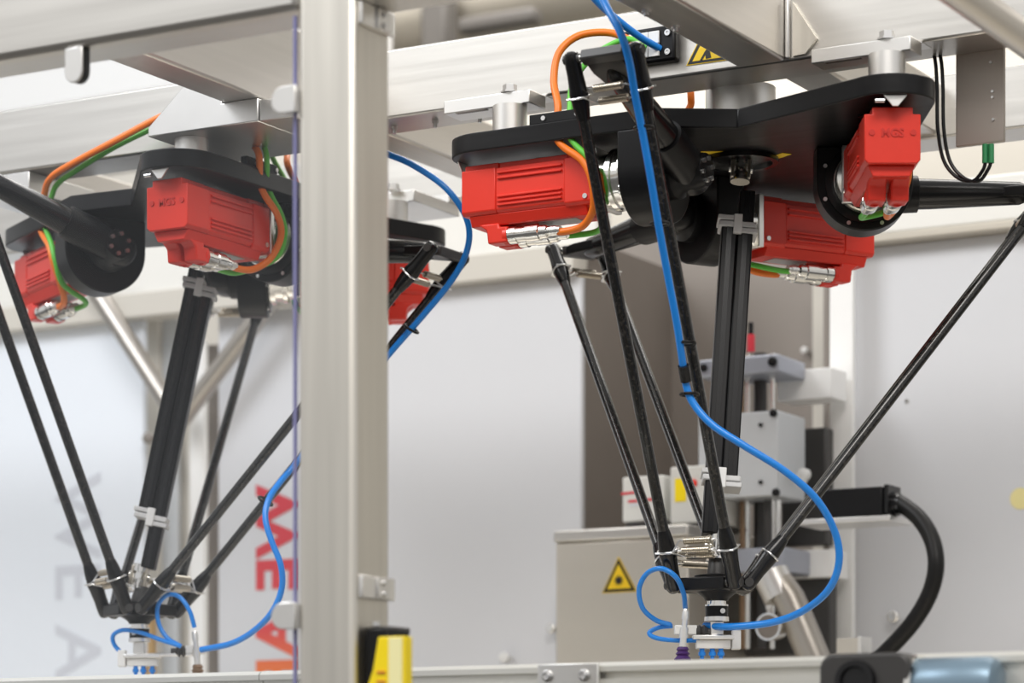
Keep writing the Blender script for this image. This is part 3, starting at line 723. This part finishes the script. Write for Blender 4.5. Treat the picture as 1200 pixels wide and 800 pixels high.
# red lettering is seen from behind, so it runs mirrored
hc2 = at(346, 700, BY + .02).x - at(301, 700, BY + .02).x
tx = text_mesh('lettering', 'WE AR', hc2 * 1.42, V((0, 0, 0)), (1, 0, 0), (0, 1, 0), banner_print, None, .0038, .0006, spacing=1.05)
me = tx.data
for v in me.vertices:
    x, y, z = v.co; v.co = (x, hc2 - y, z)
me.flip_normals()
tx.parent = enc; tx.rotation_euler = Matrix((V((0, 0, -1)), V((1, 0, 0)), V((0, -1, 0)))).transposed().to_euler()
tx.location = V((at(301, 700, BY + .02).x, BY + .0190, wz(320, 570, BY + .02))) - wloc(enc)

# white rounded duct and hall pipes over the enclosure
dz0 = at(100, 128, 4.4).z
duct = tag(MB().prism([(0, .02), (.02, 0), (.5, 0), (.5, .5), (0, .5)], V((0, 4.4, dz0)), E3[1], E3[2], E3[0], -5.2, at(300, 60, 4.4).x).build('air_duct', white_tube, None, .004), 'broad white duct above the beam at the upper left', 'duct')
pA = at(600, 20, 5.6)
tag(MB().cyl((pA.x - 1.0, 5.6, pA.z + .02), (pA.x + 2.6, 5.6, pA.z + .10), .085, n=28).build('hall_pipe', pipe_m), 'thick beige pipe blurred above the main beam', 'pipe')
tag(MB().cyl((pA.x - .7, 5.75, pA.z - .14), (pA.x + 2.6, 5.75, pA.z - .10), .05, n=24).build('hall_pipe', cream), 'thinner pale pipe below the beige pipe', 'pipe')
hb = thing('pipe_bracket', V((at(508, 30, 5.45).x, 5.45, at(508, 30, 5.45).z)), 'dark pipe bracket blurred right of the post top', 'bracket')
q = at(506, 28, 5.47)
MB().box(q + V((.02, 0, .0)), (.07, .06, .17)).build('arm', pipe_d, hb, .01)
MB().box(q + V((-.04, .05, -.085)), (.26, .10, .05)).build('foot', pipe_d, hb, .01)
MB().box(q + V((.20, -.03, -.03)), (.20, .05, .035)).build('clamp', pipe_d, hb, .01)

# ------------------------------------------------------------------ steel box with the laser sign
KY = 3.62
sbx = thing('steel_box', V((at(720, 770, KY).x, KY, .05)), 'brushed steel box with a yellow laser warning sign', 'box')
x0 = at(651, 700, KY).x; x1 = at(806, 700, KY).x; z1 = at(720, 620, KY).z
MB().bb((x0, KY, .0505), (x1, KY + .24, z1 - .016)).build('body', steel_sheet, sbx, .003)
MB().bb((x0 - .002, KY - .004, z1 - .0155), (x1 + .002, KY + .245, z1 + .002)).build('lid', steel_x, sbx, .003)
warning_sign(KY - .0005, (707, 694), (745, 692), (725, 654), 'yellow laser radiation triangle on the steel box', 'laser')

# two instrument boxes standing on it
def instrument(px0, px1, py0, py1, y, dep, label, deco):
    a = at(px0, py1, y); b = at(px1, py0, y)
    t = thing('instrument_box', V(((a.x + b.x) / 2, y, a.z)), label, 'instrument')
    MB().bb((a.x, y, a.z), (b.x, y + dep, b.z)).build('case', box_grey, t, .003)
    MB().bb((a.x + .004, y + .004, z1 + .0022), (b.x - .004, y + dep - .004, a.z - .0002)).build('foot', dark_grey, t, .001)
    deco(t, y)
    return t
def deco1(t, y):
    quad_on(y - .0004, [(728, 580), (747, 578), (747, 575), (728, 577)], red_print, 'stripe', t)
    quad_on(y - .0004, [(736, 589), (768, 586), (768, 583), (736, 586)], red_print, 'print_line', t)
    quad_on(y - .0004, [(738, 593), (760, 591), (760, 589), (738, 591)], grey_print, 'print_line', t)
def deco2(t, y):
    quad_on(y - .0006, [(791, 588), (804, 587), (804, 560), (791, 561)], yellow_p, 'yellow_label', t)
    q = at(813, 566, y); MB().lathe((q.x, y, q.z), (0, -1, 0), [(0, .006), (.003, .006), (.004, .004)], 14).build('red_button', red, t)
instrument(729, 778, 556, 612, 3.68, .12, 'light grey instrument box with a red stripe on the steel box', deco1)
instrument(785, 833, 544, 614, 3.66, .14, 'light grey instrument box with a yellow label on the steel box', deco2)

# ------------------------------------------------------------------ linear axis unit in the bay
AY = 3.70
ax_ = thing('linear_axis', V((at(880, 770, AY).x, AY, .05)), 'vertical grey linear axis unit with guide rods in the bay', 'linear axis')
def abox(px0, px1, py0, py1, y0, dep, m, nm, par=ax_, bev=.003):
    a = at(px0, py1, y0); b = at(px1, py0, y0)
    return MB().bb((a.x, y0, min(a.z, b.z)), (b.x, y0 + dep, max(a.z, b.z))).build(nm, m, par, bev)
tb = abox(818, 912, 414, 443, AY, .10, alu_blue, 'top_block')
cb = abox(818, 912, 480, 586, AY, .10, alu_grey, 'carriage')
bb_ = abox(862, 918, 640, 672, AY, .10, alu_blue, 'bottom_block')
for (px, py, p, r) in ((906, 424, tb, .007), (825, 431, tb, .006), (907, 484, cb, .006), (910, 577, cb, .006), (892, 498, cb, .003), (892, 565, cb, .003)):
    q = at(px, py, AY); MB().lathe((q.x, AY, q.z), (0, -1, 0), [(0, r), (.004, r), (.0045, r * .8)], 16).build('screw', black_gloss, p)
def vrod(px, z0p, z1p, y, r, m, nm='guide_rod'):
    a = at(px, z0p, y); MB().cyl((a.x, y, at(px, z0p, y).z), (a.x, y, at(px, z1p, y).z), r, n=18).build(nm, m, ax_)
for px, y, r, m in ((876, AY + .04, .004, chrome), (905, AY + .04, .004, chrome), (891, AY + .07, .010, dark_grey), (872, AY + .05, .007, bronze), (840, AY + .04, .004, chrome)):
    vrod(px, 760, 414, y, r, m)
vrod(900, 675, 586, AY + .03, .006, dark_grey); vrod(912, 640, 586, AY + .02, .004, chrome)
# carrier arms to the white post
abox(911, 974, 430, 470, 3.80, .06, white_tube, 'carrier_arm', bev=.001)
abox(919, 976, 643, 678, 3.80, .06, white_tube, 'carrier_arm', bev=.001)
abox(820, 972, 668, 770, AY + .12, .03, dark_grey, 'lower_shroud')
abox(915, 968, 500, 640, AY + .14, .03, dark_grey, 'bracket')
MB().cyl(at(880, 412, AY + .04), at(880, 392, AY + .04), .006, n=14).build('sensor', red_print, ax_)
MB().cyl(at(880, 392, AY + .04), at(880, 378, AY + .04), .004, n=14).build('sensor_tip', black_gloss, ax_)
# bright clamp on the axis
for (px, py) in ((940, 562), (944, 556)):
    q = at(px, py, AY + .05); MB().lathe(q, (0, -1, 0), [(0, .009), (.010, .009), (.012, .006)], 16).build('fitting', white_plastic, ax_)

# steel exhaust tube
ex = thing('exhaust_tube', V(at(955, 765, AY - .04)), 'slanted silver exhaust tube below the linear axis', 'tube')
MB().tube([at(912, 684, AY - .05), at(925, 702, AY - .05), at(960, 785, AY - .05)], .0235, 24).build('tube', dull_steel, ex)
p0 = at(895, 684, AY - .05); p1 = at(928, 682, AY - .05)
MB().cyl(at(903, 672, AY - .05), at(916, 700, AY - .05), .0265, n=28).build('elbow_cap', alu, ex)
lamp = thing('pressure_gauge', V(at(900, 735, AY - .07)), 'round chrome gauge left of the exhaust tube', 'gauge')
q = at(900, 734, AY - .08); MB().lathe(q + V((0, .03, 0)), (0, -1, 0), [(0, .018), (.022, .020), (.03, .020), (.03, .017), (.026, .016)], 28).build('case', chrome, lamp)
MB().cyl(q + V((0, .0045, 0)), q + V((0, .003, 0)), .0165, n=28).build('dial', bay_sheet, lamp)
q = at(897, 715, AY - .08); MB().cyl(q + V((0, .02, -.006)), q + V((0, .01, .006)), .004, n=12).build('cap', white_plastic, lamp)

# energy chain box and black hose
EY = 3.60
en = thing('junction_box', V(at(1000, 612, EY)), 'black junction box on a steel shelf right of the axis', 'box')
a = at(962, 608, EY); b = at(1038, 569, EY)
MB().bb((a.x, EY, a.z), (b.x - .006, EY + .06, b.z)).build('case', black, en, .002)
MB().bb((b.x - .0058, EY + .006, a.z + .004), (b.x + .001, EY + .054, b.z + .003)).build('gland_plate', black_gloss, en, .001)
MB().lathe((b.x + .001, EY + .03, (a.z + b.z) / 2 - .002), (1, 0, 0), [(0, .017), (.004, .017), (.004, .014), (.010, .014)], 20).build('gland', black_gloss, en)
a2 = at(935, 612, EY); b2 = at(1046, 612, EY)
MB().bb((a2.x, EY - .01, a.z - .008), (b2.x, EY + .08, a.z - .0003)).build('shelf', alu, en, .001)
hz_ = (a.z + b.z) / 2 - .002
bh = MB().tube(spline([V((b.x + .006, EY + .03, hz_)), at(1052, 588, EY + .03), at(1076, 606, EY + .02), at(1092, 632, EY + .01), at(1097, 662, EY), at(1090, 694, EY), at(1072, 726, EY), at(1045, 757, EY), at(1010, 790, EY)], 8), .0118, 18).build('cable_hose', black_rubber)
tag(bh, 'thick black cable hose arching down from the junction box', 'hose')

# small steel foot block by the white post
fb = thing('foot_block', V(at(993, 765, 3.6)), 'small steel block at the foot of the white post', 'block')
a = at(980, 764, 3.6); b = at(1006, 747, 3.6)
MB().bb((a.x, 3.6, .0505), (b.x, 3.63, b.z)).build('body', steel_sheet, fb, .001)
MB().bb((b.x + .0003, 3.595, .0505), (b.x + .006, 3.635, b.z + .002)).build('end_plate', white_plastic, fb, .001)
# yellow spot label on the far right panel
q = at(1196, 584, BY); MB().lathe((q.x, BY - .0002, q.z), (0, -1, 0), [(0, .016), (.0008, .016)], 24).build('yellow_label', mat('pale_yellow_spot', (.85, .76, .36), .5), enc)
# parts holder behind the left gripper
ph_ = thing('parts_post', V(at(177, 780, 3.5)), 'short brass coloured post behind the left gripper', 'post')
MB().cyl((at(178, 780, 3.5).x, 3.5, .0505), (at(178, 780, 3.5).x, 3.5, at(178, 725, 3.5).z), .007, n=16).build('column', mat('brass', (.62, .42, .20), .4, .8), ph_)
MB().cyl((at(170, 780, 3.5).x, 3.51, .0505), (at(170, 780, 3.5).x, 3.51, at(170, 765, 3.5).z), .006, n=16).build('pin', bronze, ph_)
